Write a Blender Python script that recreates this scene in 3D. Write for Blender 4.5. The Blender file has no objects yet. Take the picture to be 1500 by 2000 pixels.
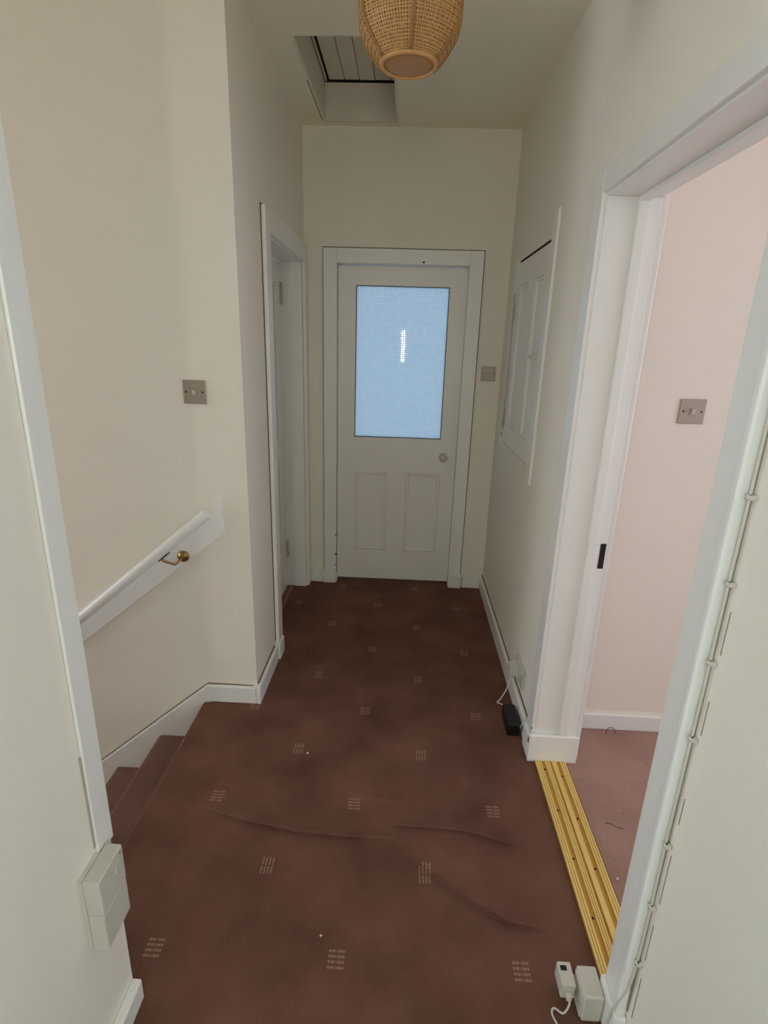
import bpy, bmesh, math, random
from mathutils import Vector, Matrix
random.seed(7)
S = bpy.context.scene
COL = S.collection

# ------------------------------------------------------------------ camera, world, exposure
YAW, PITCH, ROLL, FPX = -0.0326775, 0.3043781, 0.0303177, 1056.497
f = Vector((math.sin(YAW)*math.cos(PITCH), math.cos(YAW)*math.cos(PITCH), -math.sin(PITCH)))
rt0 = Vector((math.cos(YAW), -math.sin(YAW), 0)); up0 = rt0.cross(f)
rt = math.cos(ROLL)*rt0 + math.sin(ROLL)*up0
up = -math.sin(ROLL)*rt0 + math.cos(ROLL)*up0
cam = bpy.data.objects.new('camera', bpy.data.cameras.new('camera'))
COL.objects.link(cam)
m3 = Matrix((rt, up, -f)).transposed()
cam.matrix_world = Matrix.Translation((0, 0, 1.5)) @ m3.to_4x4()
cam.data.sensor_fit = 'VERTICAL'; cam.data.sensor_height = 24.0
cam.data.lens = 24.0*FPX/2000.0
cam.data.clip_start = 0.02
S.camera = cam
S.view_settings.view_transform = 'Standard'
S.view_settings.look = 'None'
S.view_settings.gamma = 1.0
S.view_settings.exposure = 0.73
S.view_settings.use_curve_mapping = False
W = bpy.data.worlds.new('world'); S.world = W; W.use_nodes = True
W.node_tree.nodes['Background'].inputs[0].default_value = (0.62, 0.72, 0.85, 1)
W.node_tree.nodes['Background'].inputs[1].default_value = 0.3
S.cycles.max_bounces = 14; S.cycles.diffuse_bounces = 8
S.cycles.use_denoising = True
# daylight and added landing fill through the windows (strength of each lit pane)
L_SLIT, L_BACK, L_STAIR, L_ROOM, L_HALL = 46.0, 6.5, 4.1, 2.3, 1.06

# ------------------------------------------------------------------ colours and materials
def lin(c):
    return tuple(((v/255)/12.92 if v <= 10 else ((v/255+.055)/1.055)**2.4) for v in c) + (1,)

def mat(name, rgb, rough=.5, metal=0., bump=0., bscale=60., vary=0., vscale=6., spec=None):
    m = bpy.data.materials.new(name); m.use_nodes = True
    nt = m.node_tree; N = nt.nodes; L = nt.links; b = N['Principled BSDF']
    b.inputs['Base Color'].default_value = lin(rgb)
    b.inputs['Roughness'].default_value = rough
    b.inputs['Metallic'].default_value = metal
    if spec is not None: b.inputs['Specular IOR Level'].default_value = spec
    g = N.new('ShaderNodeNewGeometry')
    if vary:
        n = N.new('ShaderNodeTexNoise'); n.inputs['Scale'].default_value = vscale; n.inputs['Detail'].default_value = 5
        L.new(g.outputs['Position'], n.inputs['Vector'])
        mx = N.new('ShaderNodeMixRGB'); mx.blend_type = 'MIX'
        mx.inputs[1].default_value = lin(tuple(max(0, v*(1-vary)) for v in rgb))
        mx.inputs[2].default_value = lin(tuple(min(255, v*(1+vary)) for v in rgb))
        L.new(n.outputs['Fac'], mx.inputs[0]); L.new(mx.outputs[0], b.inputs['Base Color'])
    if bump:
        n = N.new('ShaderNodeTexNoise'); n.inputs['Scale'].default_value = bscale; n.inputs['Detail'].default_value = 4
        L.new(g.outputs['Position'], n.inputs['Vector'])
        bp = N.new('ShaderNodeBump'); bp.inputs['Strength'].default_value = bump; bp.inputs['Distance'].default_value = .003
        L.new(n.outputs['Fac'], bp.inputs['Height']); L.new(bp.outputs[0], b.inputs['Normal'])
    return m

WALL = mat('wall_emulsion', (238, 231, 217), .75, bump=.12, bscale=45, vary=.012, vscale=3)
CEIL = mat('ceiling_emulsion', (240, 233, 214), .8, bump=.1, bscale=40, vary=.012, vscale=3)
ROOMW = mat('room_emulsion', (238, 228, 214), .75, bump=.1, bscale=45)
GLOSS = mat('gloss_paint', (238, 236, 231), .28, bump=.06, bscale=25, vary=.01)
DOORP = mat('door_paint', (238, 233, 226), .3, bump=.06, bscale=25, vary=.01)
CRACK_SHADE = mat('crack_and_gap_shade', (112, 97, 76), .9)  # crack lines, and painted shade in the architrave joints
CHIP_SHADE = mat('chip_and_void_shade', (50, 36, 26), .9)  # dark chips, and painted shade inside the cupboard and loft gap
BLACK = mat('black_plastic', (16, 15, 16), .4)
PLASTIC = mat('white_plastic', (205, 200, 188), .35)
CABLE = mat('cable_sheath', (208, 202, 190), .45)
STEELP = mat('satin_steel', (168, 156, 143), .42, metal=.55)
SCREW = mat('dark_screw', (38, 32, 26), .5)
BRASSD = mat('aged_brass', (150, 122, 72), .35, metal=.9, vary=.15, vscale=60)
CANE = mat('woven_cane', (198, 152, 94), .55, vary=.12, vscale=70)
RIBM = mat('bamboo_strip', (156, 112, 66), .5, vary=.12, vscale=50)
DISC = mat('shade_disc', (176, 130, 74), .5, vary=.05, vscale=20)
GREY = mat('hinge_paint', (206, 198, 184), .3)
PLANK = mat('hatch_board_paint', (224, 218, 202), .55, vary=.03, vscale=8)

def emis(name, rgb, strength):
    m = bpy.data.materials.new(name); m.use_nodes = True
    nt = m.node_tree; nt.nodes.clear()
    e = nt.nodes.new('ShaderNodeEmission'); o = nt.nodes.new('ShaderNodeOutputMaterial')
    e.inputs[0].default_value = lin(rgb); e.inputs[1].default_value = strength
    nt.links.new(e.outputs[0], o.inputs[0]); return m

def brass_strip():
    m = mat('brass_threshold', (222, 178, 84), .35, metal=.4)
    nt = m.node_tree; N = nt.nodes; L = nt.links; b = N['Principled BSDF']
    g = N.new('ShaderNodeNewGeometry'); mp = N.new('ShaderNodeMapping'); mp.inputs['Scale'].default_value = (400, 6, 40)
    n = N.new('ShaderNodeTexNoise'); n.inputs['Scale'].default_value = 1; n.inputs['Detail'].default_value = 4
    L.new(g.outputs['Position'], mp.inputs[0]); L.new(mp.outputs[0], n.inputs['Vector'])
    mx = N.new('ShaderNodeMixRGB'); mx.inputs[1].default_value = lin((222, 180, 88)); mx.inputs[2].default_value = lin((252, 228, 150))
    L.new(n.outputs['Fac'], mx.inputs[0]); L.new(mx.outputs[0], b.inputs['Base Color'])
    return m
BRASS = brass_strip()

def carpet(name, lo, hi, marks):
    m = bpy.data.materials.new(name); m.use_nodes = True
    nt = m.node_tree; N = nt.nodes; L = nt.links; b = N['Principled BSDF']
    b.inputs['Roughness'].default_value = .95; b.inputs['Specular IOR Level'].default_value = .1
    b.inputs['Sheen Weight'].default_value = .12; b.inputs['Sheen Roughness'].default_value = .5
    b.inputs['Sheen Tint'].default_value = lin((190, 150, 130))
    pos = N.new('ShaderNodeNewGeometry').outputs['Position']
    def noise(sc, det=4):
        n = N.new('ShaderNodeTexNoise'); n.inputs['Scale'].default_value = sc; n.inputs['Detail'].default_value = det
        L.new(pos, n.inputs['Vector']); return n.outputs['Fac']
    def M(op, a, c=0., d=None):
        n = N.new('ShaderNodeMath'); n.operation = op
        for i, v in enumerate((a, c) + ((d,) if d is not None else ())):
            if isinstance(v, (int, float)): n.inputs[i].default_value = v
            else: L.new(v, n.inputs[i])
        return n.outputs[0]
    fac = M('ADD', M('MULTIPLY', noise(4.5, 6), .66), M('MULTIPLY', noise(420, 2), .34))
    rp = N.new('ShaderNodeValToRGB'); rp.color_ramp.elements[0].position = .28; rp.color_ramp.elements[1].position = .74
    rp.color_ramp.elements[0].color = lin(lo); rp.color_ramp.elements[1].color = lin(hi)
    L.new(fac, rp.inputs[0]); colr = rp.outputs[0]
    if marks:
        sp = N.new('ShaderNodeSeparateXYZ'); L.new(pos, sp.inputs[0])
        x, y = sp.outputs[0], sp.outputs[1]
        def cell(v, off, step):       # signed distance from the centre of its repeat
            q = M('DIVIDE', M('SUBTRACT', v, off), step)
            return M('MULTIPLY', M('SUBTRACT', q, M('ROUND', q)), step)
        def inside(v, h): return M('LESS_THAN', M('ABSOLUTE', v), h)
        fine = noise(260, 2)
        def bars(u, v, hu, hv):       # four broken bars across u, running along v
            k = M('LESS_THAN', M('FRACT', M('ADD', M('DIVIDE', u, hu/2), 8.)), .5)
            dash = M('GREATER_THAN', M('FRACT', M('DIVIDE', M('ADD', v, .5), .009)), .18)
            gap = M('GREATER_THAN', M('ABSOLUTE', v), hv*.07)
            r = M('MULTIPLY', M('MULTIPLY', k, gap), dash)
            return M('MULTIPLY', r, M('MULTIPLY', inside(u, hu), inside(v, hv)))
        ye = cell(y, .970, .4866); xe = cell(x, -.119, .4690)
        yo = cell(y, 1.2113, .4866); xo = cell(x, .1155, .4690)
        e = bars(ye, xe, .026, .0205); o = bars(xo, yo, .020, .027)
        mk = M('MULTIPLY', M('MAXIMUM', e, o), M('ADD', .2, M('MULTIPLY', fine, .75)))
        mx = N.new('ShaderNodeMixRGB'); mx.inputs[2].default_value = lin((172, 142, 122))
        L.new(mk, mx.inputs[0]); L.new(colr, mx.inputs[1]); colr = mx.outputs[0]
    else:                              # flecks of lint and grit
        fl = M('GREATER_THAN', noise(95, 3), .66)
        mx = N.new('ShaderNodeMixRGB'); mx.inputs[2].default_value = lin((112, 82, 72))
        L.new(M('MULTIPLY', fl, .55), mx.inputs[0]); L.new(colr, mx.inputs[1]); colr = mx.outputs[0]
    L.new(colr, b.inputs['Base Color'])
    bp = N.new('ShaderNodeBump'); bp.inputs['Strength'].default_value = .35; bp.inputs['Distance'].default_value = .004
    L.new(noise(330, 3), bp.inputs['Height']); L.new(bp.outputs[0], b.inputs['Normal'])
    return m
CARPET = carpet('hall_carpet', (82, 54, 43), (130, 93, 77), True)
STAIRC = carpet('stair_carpet', (104, 75, 65), (134, 102, 90), False)
ROOMC = carpet('room_carpet', (150, 117, 105), (178, 146, 132), False)

def glass_mat():
    m = bpy.data.materials.new('obscured_glass'); m.use_nodes = True
    nt = m.node_tree; N = nt.nodes; L = nt.links; N.clear()
    o = N.new('ShaderNodeOutputMaterial'); t = N.new('ShaderNodeBsdfTranslucent'); d = N.new('ShaderNodeBsdfGlossy')
    t.inputs[0].default_value = (.86, .92, .97, 1); d.inputs[0].default_value = (1, 1, 1, 1); d.inputs['Roughness'].default_value = .02
    fr = N.new('ShaderNodeFresnel'); fr.inputs[0].default_value = 1.5
    mx = N.new('ShaderNodeMixShader'); L.new(fr.outputs[0], mx.inputs[0]); L.new(t.outputs[0], mx.inputs[1]); L.new(d.outputs[0], mx.inputs[2])
    L.new(mx.outputs[0], o.inputs[0]); return m
GLASS = glass_mat()

# ------------------------------------------------------------------ helpers
def BM(): return bmesh.new()

def bx(bm, x0, x1, y0, y1, z0, z1, bev=0., seg=2):
    x0, x1 = min(x0, x1), max(x0, x1); y0, y1 = min(y0, y1), max(y0, y1); z0, z1 = min(z0, z1), max(z0, z1)
    vs = [bm.verts.new((x, y, z)) for z in (z0, z1) for x, y in ((x0, y0), (x1, y0), (x1, y1), (x0, y1))]
    fs = [(3, 2, 1, 0), (4, 5, 6, 7), (0, 1, 5, 4), (1, 2, 6, 5), (2, 3, 7, 6), (3, 0, 4, 7)]
    F = [bm.faces.new([vs[i] for i in q]) for q in fs]
    if bev:
        ed = list({e for q in F for e in q.edges})
        bmesh.ops.bevel(bm, geom=ed, offset=bev, segments=seg, affect='EDGES', profile=.5)
    return bm

def prism(bm, pts, axis, a, b):
    """extrude a 2-D outline along an axis: axis 'y' takes (x,z), 'x' takes (y,z), 'z' takes (x,y)"""
    def P(p, t): return {'y': (p[0], t, p[1]), 'x': (t, p[0], p[1]), 'z': (p[0], p[1], t)}[axis]
    A = [bm.verts.new(P(p, a)) for p in pts]; B = [bm.verts.new(P(p, b)) for p in pts]
    n = len(pts)
    bm.faces.new(A); bm.faces.new(B[::-1])
    for i in range(n): bm.faces.new((A[i], B[i], B[(i+1) % n], A[(i+1) % n]))
    bmesh.ops.recalc_face_normals(bm, faces=bm.faces[:])
    return bm

def smooth_path(p, k=6):
    p = [Vector(q) for q in p]
    out = []
    for i in range(len(p)-1):
        a, b, c, d = p[max(0, i-1)], p[i], p[i+1], p[min(len(p)-1, i+2)]
        for j in range(k):
            t = j/k
            out.append(.5*((2*b)+(c-a)*t+(2*a-5*b+4*c-d)*t*t+(3*b-a-3*c+d)*t**3))
    out.append(p[-1]); return out

def tube(bm, path, r, n=10):
    path = [Vector(q) for q in path]; rings = []; prev = None
    for i, p in enumerate(path):
        t = (path[min(i+1, len(path)-1)]-path[max(i-1, 0)]).normalized()
        u = (prev - t*prev.dot(t)) if prev is not None else t.orthogonal()
        u.normalize(); prev = u; v = t.cross(u)
        rr = r[i] if isinstance(r, (list, tuple)) else r
        rings.append([bm.verts.new(p+rr*(math.cos(2*math.pi*k/n)*u+math.sin(2*math.pi*k/n)*v)) for k in range(n)])
    for a, b in zip(rings, rings[1:]):
        for k in range(n): bm.faces.new((a[k], a[(k+1) % n], b[(k+1) % n], b[k]))
    bm.faces.new(rings[0][::-1]); bm.faces.new(rings[-1])
    for q in bm.faces: q.smooth = True
    return bm

def lathe(bm, c, prof, axis='z', n=24):
    """revolve (radius, height) pairs about an axis through c"""
    c = Vector(c); rings = []
    for r, h in prof:
        ring = []
        for k in range(n):
            a = 2*math.pi*k/n; u, v = r*math.cos(a), r*math.sin(a)
            ring.append(bm.verts.new(c+Vector({'z': (u, v, h), 'y': (u, h, v), 'x': (h, u, v)}[axis])))
        rings.append(ring)
    for a, b in zip(rings, rings[1:]):
        for k in range(n): bm.faces.new((a[k], a[(k+1) % n], b[(k+1) % n], b[k]))
    bm.faces.new(rings[0][::-1]); bm.faces.new(rings[-1])
    bmesh.ops.recalc_face_normals(bm, faces=bm.faces[:])
    for q in bm.faces: q.smooth = True
    return bm

ROOT = {}
def obj(name, bm, m, parent=None, origin=None, label=None):
    """ONE mesh object from a bmesh built in world coordinates"""
    if parent is None:
        if origin is None:
            xs = [v.co for v in bm.verts]
            origin = Vector(((min(v.x for v in xs)+max(v.x for v in xs))/2, (min(v.y for v in xs)+max(v.y for v in xs))/2, min(v.z for v in xs)))
    else: origin = ROOT[parent.name]
    bmesh.ops.translate(bm, verts=bm.verts[:], vec=-Vector(origin))
    me = bpy.data.meshes.new(name); bm.to_mesh(me); bm.free()
    me.materials.append(m)
    o = bpy.data.objects.new(name, me); COL.objects.link(o)
    if parent is None: o.location = origin
    else: o.parent = parent
    ROOT[o.name] = Vector(origin)
    if label: o['label'] = label
    return o

def tag(o, label, cat, group=None, kind=None):
    o['label'] = label; o['category'] = cat
    if group: o['group'] = group
    if kind: o['kind'] = kind
    return o

def thing(name, loc, label, cat, group=None, kind=None):
    o = bpy.data.objects.new(name, None); COL.objects.link(o); o.location = loc; o.empty_display_size = .05
    ROOT[o.name] = Vector(loc)
    return tag(o, label, cat, group, kind)

def struct(name, bm, m, label, cat):
    return tag(obj(name, bm, m), label, cat, kind='structure')

def B1(*a, **k): return bx(BM(), *a, **k)

# ------------------------------------------------------------------ room shell
XL, XR, YB, ZC = -.585, .540, 3.225, 2.55
YS = 1.965            # stair wall facing the camera
YN = .855             # end of the near left wall
JY0, JY1 = .907, 1.712   # right doorway
# corridor carpet, with its ridges (grid) -------------------------------------
RIDGES = [  # polyline on the floor, height, half width
    ([(-.64, 1.41), (-.45, 1.372), (-.29, 1.345), (-.115, 1.335), (.025, 1.33)], .016, .022),
    ([(.025, 1.33), (.13, 1.25), (.24, 1.165), (.345, 1.105), (.48, 1.075)], .018, .03),
    ([(-.06, 1.385), (.07, 1.387), (.26, 1.38), (.38, 1.345), (.45, 1.32)], .014, .019),
    ([(-.15, 1.50), (-.02, 1.485), (.05, 1.47)], .006, .02),
    ([(-.10, 1.00), (.05, 1.005), (.20, .99)], .003, .02)]
def seg_d(p, a, b):
    vx, vy = b[0]-a[0], b[1]-a[1]; L2 = vx*vx+vy*vy
    t = max(0, min(1, ((p[0]-a[0])*vx+(p[1]-a[1])*vy)/L2))
    return math.hypot(p[0]-a[0]-t*vx, p[1]-a[1]-t*vy), t
def height(x, y):
    h = 0.
    if not .9 < y < 1.6: return 0.
    for pl, hh, w in RIDGES:
        best, tt, side = 9, 0, True
        for i in range(len(pl)-1):
            d, t = seg_d((x, y), pl[i], pl[i+1])
            if d < best:
                best, tt = d, (i+t)/(len(pl)-1)
                side = y > pl[i][1]+t*(pl[i+1][1]-pl[i][1])
        fade = min(1, 4*tt+.15, 4*(1-tt)+.15)
        h += hh*fade*math.exp(-(best/(w*1.5 if side else w*.45))**2)
    return h
bm = BM()
ys = [-2.0, -1.0, 0, .5]+[.88+.007*i for i in range(106)]+[1.8, 1.946]
ys2 = [2.0+.2*i for i in range(7)]+[3.30, 3.42]
xs = [-.78+.01*i for i in range(132)]+[.6635]
allY = ys+ys2; V = {}
for j, y in enumerate(allY):
    for i, x in enumerate(xs): h = height(x, y); V[i, j] = bm.verts.new((x-.7*h, y-1.5*h, h))
for j in range(len(allY)-1):
    for i in range(len(xs)-1): bm.faces.new((V[i, j], V[i+1, j], V[i+1, j+1], V[i, j+1]))
for q in bm.faces: q.smooth = True
bmesh.ops.recalc_face_normals(bm, faces=bm.faces[:])
bx(bm, -.78, .541, -2.0, 3.42, -.03, -.014)          # underside board
fl = struct('floor', bm, CARPET, 'brown hallway carpet with small woven pale bar marks and wrinkles', 'floor')

# walls ------------------------------------------------------------------------
TH = .12
bm = BM()             # left wall: near piece and the piece with the left doorway
bx(bm, XL-TH, XL, -.15, YN, -.0, ZC)
bx(bm, -4.2, XL-TH, YN-.12, YN, -2.6, ZC)
struct('wall_near_left', bm, WALL, 'cream near left wall with stacked white boxes, beside the camera', 'wall')
bm = BM()
D0, D1, DH = 2.382, 3.140, 1.905
bx(bm, XL-TH, XL, YS, D0, 0, ZC); bx(bm, XL-TH, XL, D0, D1, DH, ZC); bx(bm, XL-TH, XL, D1, YB, 0, ZC)
struct('wall_left', bm, WALL, 'shaded cream left wall holding the narrow left doorway', 'wall')
bm = BM()
bx(bm, -4.2, XL-TH, YS, YS+TH, -2.6, ZC)
bx(bm, XL-TH, XL, YS, YS+.0005, -.19, 0)
struct('wall_stair', bm, WALL, 'bright cream wall above the stairs with handrail and switch', 'wall')
bm = BM()             # right wall: recess for the cupboard and the doorway to the room
bx(bm, XR, XR+TH, -.15, JY0-.02, 0, ZC)
bx(bm, XR, XR+TH, JY0-.02, JY1+.02, 1.925, ZC)
bx(bm, XR, XR+TH, JY1+.02, 2.30, 0, ZC)
bx(bm, XR, XR+TH, 2.30, 2.96, 0, 1.0); bx(bm, XR, XR+TH, 2.30, 2.96, 1.9, ZC); bx(bm, XR, XR+TH, 2.96, YB, 0, ZC)
struct('wall_right', bm, WALL, 'cream right wall with cupboard and wide doorway', 'wall')
bm = BM()             # back wall with the glazed door
bx(bm, XL-TH, -.42, YB, YB+TH, 0, ZC); bx(bm, .338, XR+TH, YB, YB+TH, 0, ZC); bx(bm, -.42, .338, YB, YB+TH, 1.925, ZC)
struct('wall_back', bm, WALL, 'cream end wall around the glazed white door', 'wall')
bm = BM()             # ceiling with the loft opening
HX0, HX1, HY0, HY1 = -.457, -.100, 2.372, 3.152
hw = .0121
bx(bm, -4.2, XR+TH, -2.0, HY0-hw, ZC, ZC+.05); bx(bm, -4.2, XR+TH, HY1+hw, YB+TH, ZC, ZC+.05)
bx(bm, -4.2, HX0-hw, HY0-hw, HY1+hw, ZC, ZC+.05); bx(bm, HX1+hw, XR+TH, HY0-hw, HY1+hw, ZC, ZC+.05)
struct('ceiling', bm, CEIL, 'off-white hallway ceiling with a recessed loft hatch', 'ceiling')

# the landing behind the camera, the stairwell, the room on the right and the lobby beyond the door
bm = BM()
bx(bm, -2.0, 2.0, -2.12, -2.0, 0, ZC)
bx(bm, -2.12, -2.0, -2.0, -.15, 0, ZC); bx(bm, 2.0, 2.12, -2.0, -.15, 0, ZC)
bx(bm, -2.0, XL-TH, -.15, -.05, 0, ZC); bx(bm, XR+TH, 2.0, -.15, -.05, 0, ZC)
bx(bm, XR+TH, 2.0, -2.0, -.15, ZC, ZC+.05)
struct('wall_front', bm, WALL, 'cream landing walls behind the camera', 'wall')
struct('floor_landing', bx(bx(BM(), -2.0, -.7805, -2.0, -.15, -.03, 0), .664, 2.0, -2.0, -.15, -.03, 0), CARPET, 'brown carpet of the landing behind the camera', 'floor')
bm = BM()
bx(bm, -4.32, -4.2, YN-.12, YS+TH, -2.6, ZC); bx(bm, -4.2, XL, YN-.12, YS+TH, -2.72, -2.6)
struct('wall_stairwell', bm, WALL, 'cream end wall at the foot of the stairs', 'wall')
bm = BM()
RX0, RX1, RY0, RY1 = XR+TH, 2.75, -.05, 1.915
bx(bm, RX0, RX1, RY1, RY1+.1, 0, ZC)
bx(bm, RX1, RX1+.1, RY0, RY1, 0, .5); bx(bm, RX1, RX1+.1, RY0, RY1, 2.2, ZC)
bx(bm, RX1, RX1+.1, RY0, .15, .5, 2.2); bx(bm, RX1, RX1+.1, 1.6, RY1, .5, 2.2)
bx(bm, 2.0, RX1, RY0-.1, RY0, 0, ZC)
bx(bm, RX0, RX1, RY0, RY1, ZC, ZC+.05)
struct('wall_room', bm, ROOMW, 'pinkish cream wall of the room through the right doorway', 'wall')
struct('floor_room', B1(.664, RX1, RY0, RY1, -.03, 0), ROOMC, 'dusty pink brown carpet of the room on the right', 'floor')
bm = BM()
bx(bm, -1.0, -.9, YB+TH, 5.0, 0, ZC); bx(bm, .9, 1.0, YB+TH, 5.0, 0, ZC); bx(bm, -1.0, 1.0, 5.0, 5.1, 0, ZC)
bx(bm, -1.0, 1.0, YB+TH, 5.0, ZC, ZC+.05); bx(bm, -1.0, 1.0, 3.42, 5.0, -.03, 0)
struct('wall_lobby', bm, WALL, 'walls of the lobby hidden behind the glazed door', 'wall')

# lit windows (daylight, plus an added landing pair as fill) ---------------------------------------------------------
def window(name, pane, frame, m, label):
    x0, x1, y0, y1, z0, z1 = pane
    t = thing(name, ((x0+x1)/2, (y0+y1)/2, z0), label, 'window', kind='structure')
    obj('pane', B1(*pane), m, t)
    b = BM()
    for q in frame: bx(b, *q, bev=.003)
    obj('window_frame', b, GLOSS, t)
def wall_window_y(name, x0, x1, y, z0, z1, d, m, label, w=.05):
    a, b = sorted((y, y+d*.006)); p, q = sorted((y, y+d*.03))
    window(name, (x0, x1, a, b, z0, z1), [(x0-w, x0, p, q, z0-w, z1+w), (x1, x1+w, p, q, z0-w, z1+w), (x0, x1, p, q, z0-w, z0), (x0, x1, p, q, z1, z1+w)], m, label)
def wall_window_x(name, x, y0, y1, z0, z1, d, m, label, w=.05):
    a, b = sorted((x, x+d*.006)); p, q = sorted((x, x+d*.03))
    window(name, (a, b, y0, y1, z0, z1), [(p, q, y0-w, y0, z0-w, z1+w), (p, q, y1, y1+w, z0-w, z1+w), (p, q, y0, y1, z0-w, z0), (p, q, y0, y1, z1, z1+w)], m, label)
wall_window_y('window_1', -.105, -.035, -1.999, 1.22, 1.68, 1, emis('slit_daylight', (255, 248, 238), L_SLIT), 'narrow bright window slit behind the camera', w=.03)
cool = emis('landing_fill', (192, 225, 252), L_BACK)  # unseen pair of side windows, added to fill the near hallway
wall_window_x('fill_window_2', -1.999, -1.7, -.5, 1.2, 2.35, 1, cool, 'added unseen fill window on the left landing wall behind the camera')
wall_window_x('fill_window_3', 1.999, -1.7, -.5, 1.2, 2.35, -1, cool, 'added unseen fill window on the right landing wall behind the camera')
wall_window_x('window_4', -4.199, 1.0, 1.85, .2, 1.9, 1, emis('stair_daylight', (222, 233, 255), L_STAIR), 'stairwell window beyond the foot of the stairs')
wall_window_x('window_5', 2.79, .2, 1.55, .55, 2.15, -1, emis('room_daylight', (222, 230, 255), L_ROOM), 'wide window of the room on the right')
wall_window_y('window_6', -.75, .75, 4.999, .15, 2.35, -1, emis('lobby_daylight', (172, 205, 242), L_HALL), 'blue lit window of the lobby behind the glazed door')

# ------------------------------------------------------------------ baseboards
def baseboard(name, segs, label):
    b = BM()
    for q in segs: bx(b, *q, bev=.004)
    return struct(name, b, GLOSS, label, 'baseboard')
baseboard('baseboard_right', [(.522, XR, 1.80, YB, 0, .085)], 'white baseboard along the right wall by the black adapter')
baseboard('baseboard_back_left', [(-.565, -.484, YB-.018, YB, 0, .083)], 'short white baseboard left of the glazed door')
baseboard('baseboard_back_right', [(.409, .522, YB-.018, YB, 0, .083)], 'short white baseboard right of the glazed door')
baseboard('baseboard_left', [(XL, -.567, YS-.018, 2.286, 0, .085)], 'white baseboard along the left wall beside the left doorway')
baseboard('baseboard_near_left', [(XL, -.562, -.05, YN+.004, 0, .062)], 'white baseboard stub under the stacked boxes at bottom left')
baseboard('baseboard_room', [(RX0+.03, RX1, RY1-.016, RY1, 0, .072)], 'white baseboard of the pink cream room')
bm = BM()
prism(bm, [(-.5855, 0), (-.5855, .08), (-.798, .08), (-2.2, -1.10), (-2.2, -1.45), (-.84, -.30), (-.80, -.2), (-.79, 0)], 'y', YS-.018, YS-.0006)
bmesh.ops.bevel(bm, geom=[e for e in bm.edges if abs(e.verts[0].co.y-(YS-.018)) < 1e-5 and abs(e.verts[1].co.y-(YS-.018)) < 1e-5], offset=.004, segments=2, affect='EDGES')
struct('baseboard_stair', bm, GLOSS, 'white stair skirting bending down along the steps', 'baseboard')
bm = BM()
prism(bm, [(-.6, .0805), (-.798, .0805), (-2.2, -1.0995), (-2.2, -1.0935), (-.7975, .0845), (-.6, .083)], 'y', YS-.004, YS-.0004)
struct('trim_1', bm, CRACK_SHADE, 'dark crack line above the stair skirting', 'crack')
struct('trim_2', B1(XR-.004, XR-.0002, 1.80, YB, .0852, .091), CRACK_SHADE, 'dark crack line above the right baseboard', 'crack')
struct('trim_3', B1(XL+.0002, XL+.005, YS+.01, 2.27, .0852, .090), CRACK_SHADE, 'dark crack line above the left baseboard', 'crack')

# ------------------------------------------------------------------ staircase
RISE, GO, NX = .186, .212, -.822
st = thing('staircase', (NX, 1.4, 0), 'brown carpeted stairs going down to the left of the landing', 'stairs', kind='structure')
def step_profile(x, z, first):
    r = .022
    pts = [(x+r+.02 if first else x+GO+.03, z)]
    pts += [(x+r-r*math.sin(a*math.pi/10), z-r+r*math.cos(a*math.pi/10)) for a in range(0, 11)]
    pts += [(x+r-.002, z-2*r-.004), (x+.016, z-RISE)]
    pts += [(x+r+.02 if first else x+GO+.03, z-RISE)]
    return pts
for k in range(14):
    bm = BM(); prism(bm, step_profile(NX-GO*k, -RISE*k, k == 0), 'y', YN+.001, YS-.019)
    o = obj('step', bm, CARPET if k == 0 else STAIRC, st)

# ------------------------------------------------------------------ handrail
# rail axis stands off the wall, board is fixed to the wall
def rp(s): return Vector((-.720-.62*s, 1.893, .872-.525*s))
hr = thing('handrail', (-1.3, YS, .2), 'round white handrail on a sloping backboard above the stairs', 'handrail')
bm = BM()
prism(bm, [(-.682, .905), (-.682, .775), (-2.3, -.545), (-2.3, -.40)], 'y', YS-.014, YS-.0004)
obj('backboard', bm, GLOSS, hr)
bm = BM(); tube(bm, [rp(0), rp(.004), rp(2.4)], [.019, .021, .021], 20)
for q in bm.faces:
    if len(q.verts) > 4: q.smooth = False
obj('rail', bm, GLOSS, hr)
def bracket(s, dx):
    p = rp(s); rx, rz = p.x+dx, p.z-.035
    bm = BM(); lathe(bm, (rx, YS-.014, rz), [(.0235, 0), (.0235, -.004), (.019, -.008), (.0135, -.009), (.0125, -.012), (.006, -.014)], 'y', 28)
    br = obj('bracket', bm, BRASSD, hr, label='aged brass handrail bracket with round rose')
    bm = BM(); tube(bm, smooth_path([(rx-.004, YS-.022, rz-.008), (rx-.02, 1.92, rz-.022), (rx-.035, 1.905, rz-.012), (p.x+.012, 1.893, p.z-.034), (p.x+.004, 1.893, p.z-.022)]), .0048, 10)
    obj('bracket_arm', bm, BRASSD, br)
    u = Vector((.763, 0, .646)); n = Vector((.646, 0, -.763))
    bm = BM(); c = p+n*.0215
    vs = [c+u*a+Vector((0, b, 0))+n*d for d in (0, .004) for a, b in ((-.026, -.008), (.026, -.008), (.026, .008), (-.026, .008))]
    vv = [bm.verts.new(q) for q in vs]
    for q in ((0, 1, 2, 3), (7, 6, 5, 4), (0, 4, 5, 1), (1, 5, 6, 2), (2, 6, 7, 3), (3, 7, 4, 0)): bm.faces.new([vv[i] for i in q])
    bmesh.ops.recalc_face_normals(bm, faces=bm.faces[:])
    obj('bracket_saddle', bm, SCREW, br)
bracket(.315, .065); bracket(1.7, .065)

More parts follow.
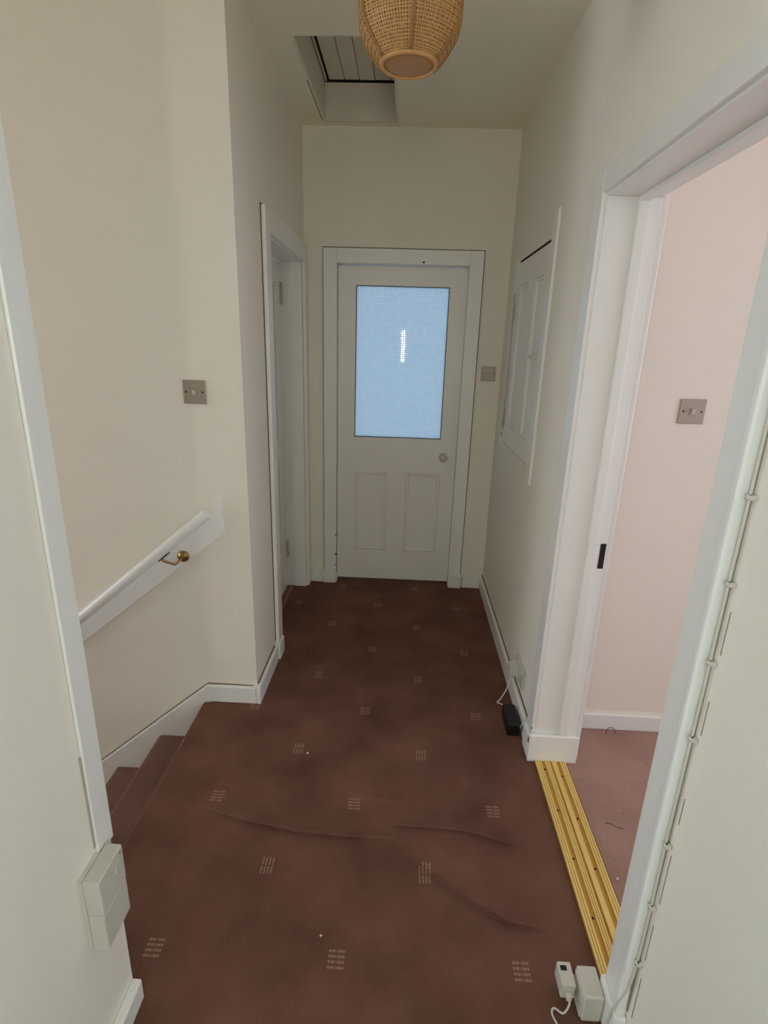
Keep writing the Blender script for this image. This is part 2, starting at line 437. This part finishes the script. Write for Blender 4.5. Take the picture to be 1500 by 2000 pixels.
# ------------------------------------------------------------------ back door (glazed)
d1 = thing('door_1', (-.04, 3.29, 0), 'white door with a blue lit obscured glass pane and two lower panels', 'door', kind='structure')
DX0, DX1, DZ0, DZ1, DY = -.400, .320, .012, 1.902, 3.272
PX0, PX1, PZ0, PZ1 = -.302, .224, .945, 1.801
panels = [(-.293, -.093), (.022, .232)]; QZ0, QZ1 = .215, .728
bm = BM(); TK = .04
for q in [(DX0, PX0-.0, DZ0, DZ1), (PX1, DX1, QZ1, DZ1), (PX1+.008, DX1, DZ0, QZ1)]: bx(bm, q[0], q[1], DY, DY+TK, q[2], q[3])
bx(bm, PX0, PX1, DY, DY+TK, PZ1, DZ1); bx(bm, PX0, PX1, DY, DY+TK, QZ1, PZ0); bx(bm, PX0, PX1+.008, DY, DY+TK, DZ0, QZ0)
bx(bm, PX0, panels[0][0], DY, DY+TK, QZ0, QZ1); bx(bm, panels[0][1], panels[1][0], DY, DY+TK, QZ0, QZ1)
obj('door_leaf', bm, DOORP, d1)
for a, b in panels:
    o = obj('door_panel', B1(a, b, DY+.016, DY+TK-.01, QZ0, QZ1), DOORP, d1)
    bm = BM(); w = .018
    for q in [(a, a+w, QZ0, QZ1), (b-w, b, QZ0, QZ1), (a+w, b-w, QZ0, QZ0+w), (a+w, b-w, QZ1-w, QZ1)]: bx(bm, q[0], q[1], DY+.005, DY+.017, q[2], q[3], bev=.006)
    obj('moulding', bm, DOORP, o)
bm = BM()               # obscured pane: a grid of small raised pyramids
nx, nz = 42, 70; dx, dz = (PX1-PX0)/nx, (PZ1-PZ0)/nz
for i in range(nx):
    for j in range(nz):
        x, z = PX0+i*dx, PZ0+j*dz
        c = [bm.verts.new((x+u*dx, DY+.016, z+v*dz)) for u, v in ((0, 0), (1, 0), (1, 1), (0, 1))]
        t = [bm.verts.new((x+u*dx, DY+.0115, z+v*dz)) for u, v in ((.18, .18), (.82, .18), (.82, .82), (.18, .82))]
        bm.faces.new(t)
        for k in range(4): bm.faces.new((c[k], c[(k+1) % 4], t[(k+1) % 4], t[k]))
obj('glass_pane', bm, GLASS, d1, label='light blue obscured glass pane with a fine square grid')
bm = BM(); w = .0045
for q in [(PX0-.001, PX0+w, PZ0, PZ1), (PX1-w, PX1+.001, PZ0, PZ1), (PX0, PX1, PZ0-.001, PZ0+w), (PX0, PX1, PZ1-w, PZ1+.001)]: bx(bm, q[0], q[1], DY+.004, DY+.0135, q[2], q[3])
obj('glazing_putty', bm, mat('putty_line', (92, 96, 100), .7), d1, label='dark grey line of putty around the glass')
kn = obj('door_knob', lathe(BM(), (.243, DY, .842), [(.021, 0), (.021, -.004), (.012, -.006), (.0085, -.02), (.013, -.028), (.0225, -.036), (.0245, -.044), (.021, -.052), (.012, -.056), (.004, -.057)], 'y', 28), PLASTIC, d1)
# lining and architrave
def trim(name, boxes, label, bev=.003, m=None, cat='architrave'):
    b = BM()
    for q in boxes: bx(b, *q, bev=bev)
    return struct(name, b, m or GLOSS, label, cat)
trim('trim_4', [(-.42, -.4005, YB-.001, YB+TH, 0, 1.905), (.3205, .338, YB-.001, YB+TH, 0, 1.905), (-.42, .338, YB-.001, YB+TH, 1.905, 1.925),
     (-.4005, -.388, DY+TK+.002, YB+TH, 0, 1.905), (.308, .3205, DY+TK+.002, YB+TH, 0, 1.905)], 'white lining inside the glazed door opening', bev=0, cat='lining')
AF = YB-.022
at = thing('trim_5', (-.04, YB, 0), 'white architrave framing the glazed end door', 'architrave', kind='structure')
for q in [(-.478, -.402, AF, YB-.0035, .085, 1.980), (.320, .394, AF, YB-.0035, .085, 1.980), (-.402, .320, AF, YB-.0035, 1.906, 1.980)]:
    obj('architrave_board', B1(*q, bev=.0018), GLOSS, at)
for q in [(-.484, -.404, AF-.006, YB-.0035, 0, .085), (.320, .402, AF-.006, YB-.0035, 0, .085)]: obj('plinth_block', B1(*q, bev=.003), GLOSS, at)
obj('gap_line', bx(bx(bx(BM(), -.4835, -.40, YB-.0035, YB-.0003, .07, 1.9865), .32, .4, YB-.0035, YB-.0003, .07, 1.9865), -.40, .32, YB-.0035, YB-.0003, 1.95, 1.9865), CRACK_SHADE, at, label='dark strip painted as shade in the joint between architrave and wall')  # brown strip painted in for the shade behind the boards
for x, z, a, b in [(-.405, .33, .0045, .008), (-.404, .20, .006, .014), (-.405, .125, .004, .01)]:
    obj('paint_chip', lathe(BM(), (x, AF-.0004, z), [(a, 0), (a*.7, -.0008)], 'y', 7), CHIP_SHADE, at, label='dark chip in the white paint')
obj('paint_chip', lathe(BM(), (.07, AF-.0004, 1.917), [(.006, 0), (.004, -.0008)], 'y', 7), CHIP_SHADE, at, label='dark chip in the white paint')

# ------------------------------------------------------------------ left door
d2 = thing('door_2', (-.70, 2.76, 0), 'closed white panelled door deep in the left doorway', 'door', kind='structure')
LX = -.700
bm = BM(); y0, y1, z0, z1 = D0+.014, D1-.014, .014, DH-.016
rows = [(.2, .82), (.95, 1.78)]; cols = [(y0+.1, y0+.315), (y1-.315, y1-.1)]
def leaf(bm, x, t, ya, yb, za, zb, cols, rows):
    cy = [ya]+[v for c in cols for v in c]+[yb]; rz = [za]+[v for r in rows for v in r]+[zb]
    for i in range(len(cy)-1):
        for j in range(len(rz)-1):
            rec = (i % 2 == 1 and j % 2 == 1)
            s = .011 if rec else 0
            bx(bm, x-t if t > 0 else x+s, x-s if t > 0 else x-t, cy[i], cy[i+1], rz[j], rz[j+1])
leaf(bm, LX, .038, y0, y1, z0, z1, cols, rows)
obj('door_leaf', bm, DOORP, d2)
for c in cols:
    for r in rows:
        bm = BM(); w = .015
        for q in [(c[0], c[0]+w, r[0], r[1]), (c[1]-w, c[1], r[0], r[1]), (c[0]+w, c[1]-w, r[0], r[0]+w), (c[0]+w, c[1]-w, r[1]-w, r[1])]: bx(bm, LX-.011, LX-.003, q[0], q[1], q[2], q[3], bev=.003)
        obj('moulding', bm, DOORP, d2)
for z in (1.735, .26):
    b = BM(); bx(b, LX-.001, LX+.004, D1-.05, D1-.0146, z-.055, z+.055, bev=.001)
    h = obj('hinge', b, GREY, d2)
    b = BM(); tube(b, [(LX+.008, D1-.0145, z-.057), (LX+.008, D1-.0145, z+.057)], .006, 10); obj('hinge_pin', b, GREY, h)
    for s in (-.035, 0, .035): obj('screw', lathe(BM(), (LX+.004, D1-.035, z+s), [(.0035, 0), (.0025, .001)], 'x', 8), SCREW, h)
at2 = thing('trim_6', (XL, 2.76, 0), 'white architrave and lining around the left doorway', 'architrave', kind='structure')
AL = XL+.020
for q in [(XL+.0005, AL, D0-.082, D0-.002, .085, 1.990), (XL+.0005, AL, D1+.002, YB-.003, .0, 1.990), (XL+.0005, AL, D0-.002, D1+.002, DH-.002, 1.990)]: obj('architrave_board', B1(*q, bev=.004), GLOSS, at2)
obj('plinth_block', B1(XL+.0005, AL+.006, D0-.088, D0, 0, .085, bev=.003), GLOSS, at2)
for q in [(XL-TH, XL+.001, D0, D0+.012, 0, DH), (XL-TH, XL+.001, D1-.012, D1, 0, DH), (XL-TH, XL+.001, D0+.012, D1-.012, DH-.012, DH)]: obj('lining_board', B1(*q, bev=.0015), GLOSS, at2)
obj('lining_board', B1(LX+.006, LX+.020, D0+.012, D0+.026, 0, DH-.012, bev=.0015), GLOSS, at2)
obj('gap_line', bx(bx(BM(), XL+.0003, XL+.004, D0-.0852, D0-.08, .1, 1.993), XL+.0003, XL+.004, D0-.0852, YB-.003, 1.990, 1.994), CRACK_SHADE, at2, label='dark strip painted as shade in the joint between architrave and wall')  # joint shade painted as a brown strip
tag(obj('threshold_bar', bx(bx(BM(), -.712, -.688, D0+.012, D1-.014, 0, .006, bev=.002), -.683, -.66, D0+.012, D1-.014, 0, .008, bev=.003), mat('threshold_wood', (132, 98, 80), .5)), 'thin pinkish brown threshold bar under the left door', 'threshold', kind='structure')
struct('floor_left_doorway', B1(-.84, -.7805, D0, D1, -.03, 0), CARPET, 'dark carpet under the left door', 'floor')

# ------------------------------------------------------------------ right doorway
at3 = thing('trim_7', (XR, 1.3, 0), 'white lining and architrave of the wide right doorway', 'architrave', kind='structure')
AR = XR-.018
HT, HB = 1.974, 1.912
obj('architrave_board', B1(AR, XR-.0005, JY1+.003, JY1+.078, .1, HT, bev=.004), GLOSS, at3)
obj('architrave_board', B1(AR, XR-.0005, JY0-.003, JY1+.003, HB, HT, bev=.004), GLOSS, at3)
bm = B1(AR, XR-.0005, JY0-.060, JY0, .1, HT, bev=.003); bx(bm, AR-.006, XR-.0005, JY0-.080, JY0-.060, .1, HT, bev=.006, seg=4)
obj('architrave_board', bm, GLOSS, at3)
LW = .690
obj('lining_board', B1(XR-.004, LW, JY1, JY1+.02, 0, 1.905, bev=.002), GLOSS, at3)
obj('lining_board', B1(XR-.004, LW, JY0-.02, JY0, 0, 1.905, bev=.002), GLOSS, at3)
obj('lining_board', B1(XR-.004, LW, JY0-.02, JY1+.02, 1.905, 1.925, bev=.002), GLOSS, at3)
for q in [(.622, .652, JY1-.013, JY1-.0003, .115, 1.892), (.622, .652, JY0+.0003, JY0+.013, .0, 1.892), (.622, .652, JY0+.0003, JY1-.0003, 1.892, 1.9047)]:
    obj('door_stop', B1(*q, bev=.002), GLOSS, at3)
obj('architrave_board', B1(LW+.0005, LW+.018, JY1+.004, JY1+.08, 0, HT, bev=.004), GLOSS, at3)
bm = B1(AR-.008, .698, JY1-.017, JY1-.0005, 0, .118, bev=.004)
bx(bm, AR-.008, XR-.006, JY1-.0005, JY1+.086, 0, .100, bev=.008, seg=3)
obj('plinth_block', bm, GLOSS, at3)
obj('plinth_block', B1(AR-.009, XR-.0005, JY0-.088, JY0+.004, 0, .10, bev=.004), GLOSS, at3)
obj('strike_plate', B1(.668, .686, JY1-.0016, JY1-.0002, .793, .882), BLACK, at3, label='black strike plate slot in the door lining')
obj('paint_chip', B1(AR-.0095, AR-.0078, JY1-.008, JY1+.002, .078, .098), CHIP_SHADE, at3, label='dark chip in the white paint')
obj('paint_chip', B1(AR-.0008, AR+.001, JY1+.003, JY1+.0065, .128, .14), CHIP_SHADE, at3, label='dark chip in the white paint')
obj('gap_line', B1(XR-.004, XR-.0003, .3, JY1+.081, HT, HT+.003), CRACK_SHADE, at3, label='dark strip painted as shade in the joint above the architrave')  # shade over the head board, put in as a brown strip

# brass double threshold
tb = thing('threshold_strip', (.6, 1.3, 0), 'brass coloured ribbed double threshold strip in the right doorway', 'threshold')
obj('base_plate', B1(.543, .658, JY0+.018, JY1-.018, .0005, .004, bev=.001), mat('brass_groove', (200, 158, 72), .4, metal=.3), tb)
def rib(x0, x1, z, fine):
    bm = BM(); n = 3 if fine else 1; w = (x1-x0)/n
    for i in range(n): bx(bm, x0+i*w+.0004, x0+(i+1)*w-.0004, JY0+.018, JY1-.018, .003, z, bev=.0012)
    return obj('rib', bm, BRASS, tb)
rib(.543, .566, .0105, True); rib(.579, .598, .0105, True); rib(.604, .622, .0105, False); rib(.635, .658, .0105, True)
for i, y in enumerate([1.655, 1.47, 1.29, 1.11, .97]):
    obj('screw', lathe(BM(), (.5725, y, .004), [(.004, 0), (.003, .0015)], 'z', 10), SCREW, tb)
    obj('screw', lathe(BM(), (.6285, y-.03, .004), [(.004, 0), (.003, .0015)], 'z', 10), SCREW, tb)

# ------------------------------------------------------------------ near left corner trim
t8 = trim('trim_8', [(XL+.0005, XL+.007, .808, YN+.006, .49, ZC-.01), (XL-TH, XL+.0004, YN+.0005, YN+.006, .0, ZC-.01)], 'pale strip trim on the near left wall end above the stacked boxes', bev=.002, cat='trim')
struct('trim_9', B1(XL+.0003, XL+.003, .804, .8075, .52, .74), mat('hairline', (172, 168, 150), .9), 'hairline joint along the near left strip trim', 'crack')

# ------------------------------------------------------------------ cupboard in the right wall
cb = thing('wall_cupboard', (XR, 2.63, 1.0), 'white flush panelled cupboard door high in the right wall', 'cupboard')
obj('frame_post', B1(XR-.012, XR-.0003, 2.222, 2.290, .945, 1.985, bev=.002), GLOSS, cb)
obj('frame_post', B1(XR-.010, XR-.0003, 2.962, 3.0, .995, 1.905, bev=.002), GLOSS, cb)
CY0, CY1, CZ0, CZ1 = 2.296, 2.955, 1.006, 1.886
bm = BM(); leaf(bm, XR-.004, -.03, CY0, CY1, CZ0, CZ1, [(2.385, 2.53), (2.665, 2.858)], [(1.105, 1.778)])
cd = obj('cupboard_door', bm, DOORP, cb)
for a, b in [(2.385, 2.53), (2.665, 2.858)]:
    bm = BM(); w = .014
    for q in [(a, a+w, 1.105, 1.778), (b-w, b, 1.105, 1.778), (a+w, b-w, 1.105, 1.105+w), (a+w, b-w, 1.778-w, 1.778)]: bx(bm, XR-.001, XR+.008, q[0], q[1], q[2], q[3], bev=.003)
    obj('moulding', bm, DOORP, cd)
for z in (1.66, 1.13):
    b = BM(); bx(b, XR-.007, XR-.0042, CY1-.03, CY1+.006, z-.045, z+.045, bev=.001); h = obj('hinge', b, GREY, cd)
b = BM(); tube(b, [(XR-.010, CY1+.003, 1.07), (XR-.010, CY1+.003, 1.75)], .003, 8); obj('hinge_pin', b, GREY, cd)
b = B1(XR-.016, XR-.0042, 2.365, 2.375, 1.448, 1.472, bev=.002); bx(b, XR-.013, XR-.0045, 2.375, 2.49, 1.455, 1.464, bev=.002)
obj('latch', b, PLASTIC, cd, label='slim pale latch bar')
obj('cupboard_back', bx(bx(bx(bx(BM(), XR+TH-.01, XR+TH-.001, 2.301, 2.959, 1.001, 1.899), XR+.04, XR+TH-.01, 2.301, 2.306, 1.001, 1.899), XR+.04, XR+TH-.01, 2.954, 2.959, 1.001, 1.899), XR+.04, XR+TH-.01, 2.306, 2.954, 1.001, 1.004), CHIP_SHADE, cb)  # interior coloured dark to stand for the shade inside
obj('cupboard_gap_shade', bx(BM(), XR+.001, XR+TH-.012, 2.307, 2.953, 1.8975, 1.8995), CHIP_SHADE, cb, label='dark liner painted as shade in the gap above the door')  # dark sheet in place of the shaded gap
for z, y in ((1.215, 2.97), (1.10, 2.972), (1.04, 2.968)):
    obj('paint_chip', B1(XR-.0112, XR-.0098, y-.008, y+.006, z-.008, z+.01), CHIP_SHADE, cb, label='dark chip in the white paint')

# ------------------------------------------------------------------ loft hatch
lh = thing('loft_hatch', ((HX0+HX1)/2, (HY0+HY1)/2, ZC), 'recessed loft hatch of painted boards in the ceiling', 'hatch')
HZ = 2.712
for q in [(HX0-.012, HX0, HY0, HY1, ZC-.002, HZ+.02), (HX1, HX1+.012, HY0, HY1, ZC-.002, HZ+.02), (HX0-.012, HX1+.012, HY1, HY1+.012, ZC-.003, HZ-.003), (HX0-.012, HX1+.012, HY0-.012, HY0, ZC-.001, HZ+.02)]:
    obj('lining_board', B1(*q, bev=.001), PLANK, lh)
jx = [-.436, -.360, -.286, -.210, -.134, -.106]
for a, b in zip(jx, jx[1:]):
    obj('plank', B1(a+.0014, b-.0014, HY0, HY1-.006, HZ+.006-random.uniform(0, .002), HZ+.018, bev=.002), PLANK, lh)
obj('bead', B1(HX0+.005, HX0+.011, HY0, HY1-.012, HZ-.006, HZ+.012, bev=.002), PLANK, lh)
obj('hatch_void_shade', bx(B1(HX0-.012, HX1+.012, HY0-.012, HY1+.022, HZ+.02, HZ+.03), HX0-.012, HX1+.012, HY1+.0125, HY1+.022, HZ-.03, HZ+.02), CHIP_SHADE, lh)  # dark sheets standing for the unlit loft behind the board gaps
obj('gap_line', bx(bx(BM(), HX0+.005, HX1-.02, HY1+.0121, HY1+.016, ZC-.0015, ZC-.0003), HX0-.0155, HX0-.0121, HY0+.35, HY1, ZC-.0015, ZC-.0003), CRACK_SHADE, lh, label='dark joint around the hatch lining')

# ------------------------------------------------------------------ cane pendant shade
LC = Vector((-.025, 1.60, 2.146))
ps = thing('pendant_lamp', LC, 'woven cane pendant lampshade hanging from the ceiling', 'lamp')
PROF = [(.069, .004), (.080, .014), (.096, .031), (.111, .049), (.1235, .069), (.129, .088), (.1305, .115), (.1305, .150), (.1300, .185), (.126, .222), (.115, .255), (.098, .278), (.082, .292)]
def prof(t):
    t *= len(PROF)-1; i = min(int(t), len(PROF)-2); u = t-i
    a, b, c, d = PROF[max(0, i-1)], PROF[i], PROF[i+1], PROF[min(len(PROF)-1, i+2)]
    return tuple(.5*(2*b[k]+(c[k]-a[k])*u+(2*a[k]-5*b[k]+4*c[k]-d[k])*u*u+(3*b[k]-a[k]-3*c[k]+d[k])*u**3) for k in (0, 1))
NP, NS, NR = 6, 18, 42
TH0 = math.radians(-90+4)
def sp(t, th, off=0.):
    r, z = prof(t); k = (th-TH0) % (2*math.pi/NP)-math.pi/NP
    r = (r+off)*(.962+.038*(abs(k)/(math.pi/NP))**2)     # panels are slightly flattened between the ribs
    return LC+Vector((r*math.cos(th), r*math.sin(th), z))
def ribbon(bm, P, Q):
    a = [bm.verts.new(p) for p in P]; b = [bm.verts.new(q) for q in Q]
    for i in range(len(a)-1): bm.faces.new((a[i], a[i+1], b[i+1], b[i]))
W2 = 2*math.pi/NP
for p in range(NP):
    bm = BM(); t0 = TH0+p*W2
    for s in range(NS):
        th = t0+W2*(s+.5)/NS; hw = W2/NS*.30
        off = .0006 if s % 2 else -.0006
        ts = [i/26 for i in range(27)]
        ribbon(bm, [sp(t, th-hw, off) for t in ts], [sp(t, th+hw, off) for t in ts])
    for r in range(NR):
        t = (r+.5)/NR; ht = .25/NR
        ths = [t0+W2*i/12 for i in range(13)]
        o = .0007 if r % 2 else -.0007
        ribbon(bm, [sp(t-ht, th, o) for th in ths], [sp(t+ht, th, o) for th in ths])
    bmesh.ops.recalc_face_normals(bm, faces=bm.faces[:])
    o = obj('cane_panel', bm, CANE, ps); o['kind'] = 'stuff'
    md = o.modifiers.new('thickness', 'SOLIDIFY'); md.thickness = .0009
for p in range(NP):
    th = TH0+p*W2; bm = BM(); tube(bm, [sp(i/24, th, .0015) for i in range(1, 25)], .0042, 8); obj('rib', bm, RIBM, ps)
def torus(bm, c, R, r, n=48, k=10):
    V = [[bm.verts.new(c+Vector(((R+r*math.cos(b))*math.cos(a), (R+r*math.cos(b))*math.sin(a), r*math.sin(b)))) for b in (2*math.pi*j/k for j in range(k))] for a in (2*math.pi*i/n for i in range(n))]
    for i in range(n):
        for j in range(k): q = bm.faces.new((V[i][j], V[(i+1) % n][j], V[(i+1) % n][(j+1) % k], V[i][(j+1) % k])); q.smooth = True
    return bm
bmt = torus(BM(), LC+Vector((0, 0, .006)), .0665, .0058); obj('bottom_ring', bmt, mat('ring_bamboo', (204, 152, 92), .4, vary=.08, vscale=40), ps)
obj('top_ring', torus(BM(), LC+Vector((0, 0, .292)), .082, .005), RIBM, ps)
obj('bottom_disc', lathe(BM(), LC, [(.064, .010), (.064, .005), (.05, .0025), (.001, .001)], 'z', 48), DISC, ps)
b = BM(); tube(b, [LC+Vector((0, 0, .20)), LC+Vector((0, 0, ZC-LC.z-.03))], .004, 10); obj('cord', b, CABLE, ps)
obj('lamp_holder', lathe(BM(), LC, [(.008, .165), (.019, .175), (.019, .215), (.008, .228)], 'z', 20), PLASTIC, ps)
for a in range(3):
    th = TH0+a*2*math.pi/3; b = BM(); tube(b, [LC+Vector((.017*math.cos(th), .017*math.sin(th), .222)), LC+Vector((.0815*math.cos(th), .0815*math.sin(th), .291))], .0018, 6); obj('spider_arm', b, SCREW, ps)
obj('ceiling_rose', lathe(BM(), (LC.x, LC.y, ZC), [(.045, -.0005), (.043, -.012), (.012, -.03), (.005, -.034)], 'z', 28), PLASTIC, ps)

# ------------------------------------------------------------------ switches (plate faces -Y)
def switch(x0, x1, z0, z1, y, label):
    t = thing('light_switch', ((x0+x1)/2, y, z0), label, 'switch', 'square metal light switches')
    cx, cz = (x0+x1)/2, (z0+z1)/2
    obj('plate', B1(x0, x1, y-.006, y-.0003, z0, z1, bev=.002), STEELP, t)
    b = BM(); b = B1(cx-.0085, cx+.0085, y-.0085, y-.005, cz-.012, cz+.012, bev=.001); bz = obj('dolly_surround', b, STEELP, t)
    b = BM(); prism(b, [(y-.008, cz-.008), (y-.0105, cz-.008), (y-.0155, cz+.008), (y-.008, cz+.008)], 'x', cx-.0048, cx+.0048); obj('rocker', b, PLASTIC, t)
    for s in (-.0302, .0302): obj('screw', lathe(BM(), (cx+s, y-.006, cz), [(.0036, 0), (.0028, -.0012)], 'y', 12), SCREW, t)
switch(-.803, -.719, 1.266, 1.350, YS, 'square metal switch on the bright wall above the stairs')
switch(.428, .511, 1.302, 1.383, YB, 'square metal switch beside the glazed end door')
switch(.938, 1.025, 1.262, 1.345, RY1, 'square metal switch on the wall of the right room')

# ------------------------------------------------------------------ stacked wall boxes, bottom left
wb = thing('wall_box', (XL, .785, .33), 'stacked pair of painted white electrical boxes on the near left wall', 'electrical box')
obj('box_section', B1(XL+.009, XL+.043, .742, .829, .421, .508, bev=.003), PLASTIC, wb)
obj('box_section', B1(XL+.009, XL+.042, .742, .829, .331, .4205, bev=.003), PLASTIC, wb)
obj('mounting_plate', B1(XL+.0092, XL+.0003, .7425, .8075, .3315, .5075), PLASTIC, wb)
b = BM(); prism(b, [(.795, .467), (.809, .467), (.809, .489), (.795, .489)], 'x', XL+.042, XL+.047); obj('rocker', b, PLASTIC, wb)
for y, z in ((.818, .497),): obj('screw', lathe(BM(), (XL+.043, y, z), [(.002, 0), (.0015, .001)], 'x', 10), SCREW, wb)

# ------------------------------------------------------------------ right wall socket, plug, adapter
so = thing('wall_socket', (XR, 2.02, .13), 'white double mains socket low on the right wall', 'socket')
obj('faceplate', B1(XR-.010, XR-.0005, 1.945, 2.095, .132, .220, bev=.003), PLASTIC, so)
for y in (1.965, 2.065): obj('rocker', B1(XR-.0125, XR-.0095, y-.006, y+.006, .195, .212, bev=.001), PLASTIC, so)
pl = thing('plug', (XR-.03, 2.06, .15), 'white plug pushed into the low double socket', 'plug')
b = BM(); prism(b, [(XR-.0102, .140), (XR-.040, .146), (XR-.044, .156), (XR-.044, .184), (XR-.0102, .190)], 'y', 2.037, 2.085)
obj('plug_body', b, PLASTIC, pl)
b = BM(); tube(b, smooth_path([(XR-.030, 2.06, .146), (XR-.032, 2.06, .12), (.49, 2.04, .07), (.465, 2.035, .02), (.456, 2.036, .006), (.470, 2.026, .006), (.49, 2.005, .010), (.492, 1.985, .022), (.492, 1.966, .03)]), .0028, 8)
obj('lead', b, CABLE, pl)
b = B1(.462, .514, 1.830, 1.962, .001, .056, bev=.006, seg=3)
ad = thing('power_adapter', (.488, 1.9, 0), 'black power adapter lying on the carpet by the right baseboard', 'adapter')
obj('case', b, BLACK, ad)
obj('case_seam', B1(.4615, .5145, 1.8295, 1.9625, .028, .0295), mat('seam', (34, 33, 34), .6), ad)
b = BM(); tube(b, smooth_path([(.512, 1.85, .02), (.5155, 1.84, .03), (.511, 1.822, .05), (.508, 1.815, .06), (.514, 1.806, .085), (.519, 1.80, .093)]), .002, 8); obj('lead', b, CABLE, ad)

# ------------------------------------------------------------------ phone point at bottom right
ph = thing('phone_socket', (.495, .90, 0), 'white phone socket box by the foot of the right architrave', 'phone socket')
b = B1(.466, .5125, .868, .938, .001, .082, bev=.005, seg=3)
obj('socket_box', b, PLASTIC, ph)
obj('front_plate', B1(.4625, .4665, .874, .932, .006, .078, bev=.002), PLASTIC, ph)
obj('port', B1(.462, .4635, .93, .9365, .058, .073), BLACK, ph)
pa = thing('phone_filter', (.44, .92, 0), 'small white plug-in phone adaptor with a dark port, left of phone socket', 'adaptor')
b = B1(.423, .456, .897, .950, .028, .072, bev=.003)
obj('filter_body', b, PLASTIC, pa)
obj('port', B1(.4285, .4435, .929, .9405, .0715, .0726), BLACK, pa, label='dark square port')
obj('plug_tongue', B1(.456, .4645, .91, .93, .04, .06), PLASTIC, pa)
obj('strain_relief', B1(.434, .446, .885, .897, .036, .052, bev=.002), PLASTIC, pa)
pc = thing('phone_cable', (.5, .85, 0), 'thin white cable looping on the carpet and climbing the near right architrave', 'cable')
yo = JY0-.0865
path = [(.44, .886, .044), (.437, .876, .040), (.425, .871, .020), (.41, .886, .010), (.403, .882, .006), (.405, .868, .0045), (.42, .84, .004), (.445, .815, .004), (.47, .81, .004), (.490, .825, .006), (.502, .835, .02), (.508, .838, .06), (.511, yo+.012, .11), (.529, yo+.003, .2), (.532, yo, .28), (.532, yo-.002, .44), (.5325, yo+.001, .6), (.5325, yo, .8), (.532, yo-.002, .95), (.5325, yo, 1.12), (.5325, yo-.001, 1.3), (.5325, yo, 1.6), (.5325, yo, 1.95)]
b = BM(); tube(b, smooth_path(path, 8), .0024, 8); obj('sheath', b, CABLE, pc)
for z in (.28, .44, .60, .845, 1.0, 1.145, 1.29, 1.45):
    b = B1(.528, XR-.0005, yo-.010, yo-.002, z-.004, z+.004, bev=.001); tube(b, [(.5295, yo-.003, z-.004), (.5295, yo-.003, z+.004)], .0042, 8)
    obj('cable_clip', b, PLASTIC, pc)
bm = bx(BM(), XR-.003, XR-.0003, JY0-.0835, JY0-.081, .12, 1.6)
for z0, z1, q in [(.13, .25, .1005), (.30, .40, .0985), (.46, .585, .1), (.66, .72, .099), (.86, .93, .1), (1.02, 1.10, .099)]: bx(bm, XR-.0015, XR-.0003, JY0-q, JY0-q+.0013, z0, z1)
struct('trim_10', bm, mat('groove_line', (150, 144, 126), .9), 'dark uneven joint beside the near right architrave', 'crack')  # one long strip and broken pieces, darker than the wall

# ------------------------------------------------------------------ small bits on the carpets
b = BM(); tube(b, smooth_path([(.875, 1.872, .001), (.872, 1.875, .014), (.885, 1.88, .026), (.902, 1.878, .024), (.912, 1.872, .002)]), .0011, 6)
tag(obj('wire_loop', b, SCREW), 'thin dark wire loop against the room baseboard', 'wire')
b = BM(); tube(b, smooth_path([(.716, 1.432, .002), (.735, 1.428, .004), (.750, 1.418, .003), (.768, 1.413, .003)]), [.0008]*18+[.0025], 6)
tag(obj('thread', b, CHIP_SHADE), 'short dark thread on the pink brown room carpet', 'thread')
def crumb(x, y, r, m, label):
    b = BM(); bmesh.ops.create_icosphere(b, subdivisions=1, radius=r)
    for v in b.verts: v.co = Vector((v.co.x*random.uniform(.7, 1.4)+x, v.co.y*random.uniform(.7, 1.2)+y, max(0, v.co.z*.6+r*.4)+.001))
    tag(obj('crumb', b, m), label, 'crumb')
crumb(-.317, 1.673, .006, PLASTIC, 'tiny white crumb beside a woven mark on the hallway carpet')
crumb(.684, 1.232, .005, PLASTIC, 'tiny white crumb on the room carpet near the brass strip')
crumb(-.166, 1.02, .0035, PLASTIC, 'tiny white speck near the bottom of the hallway carpet')
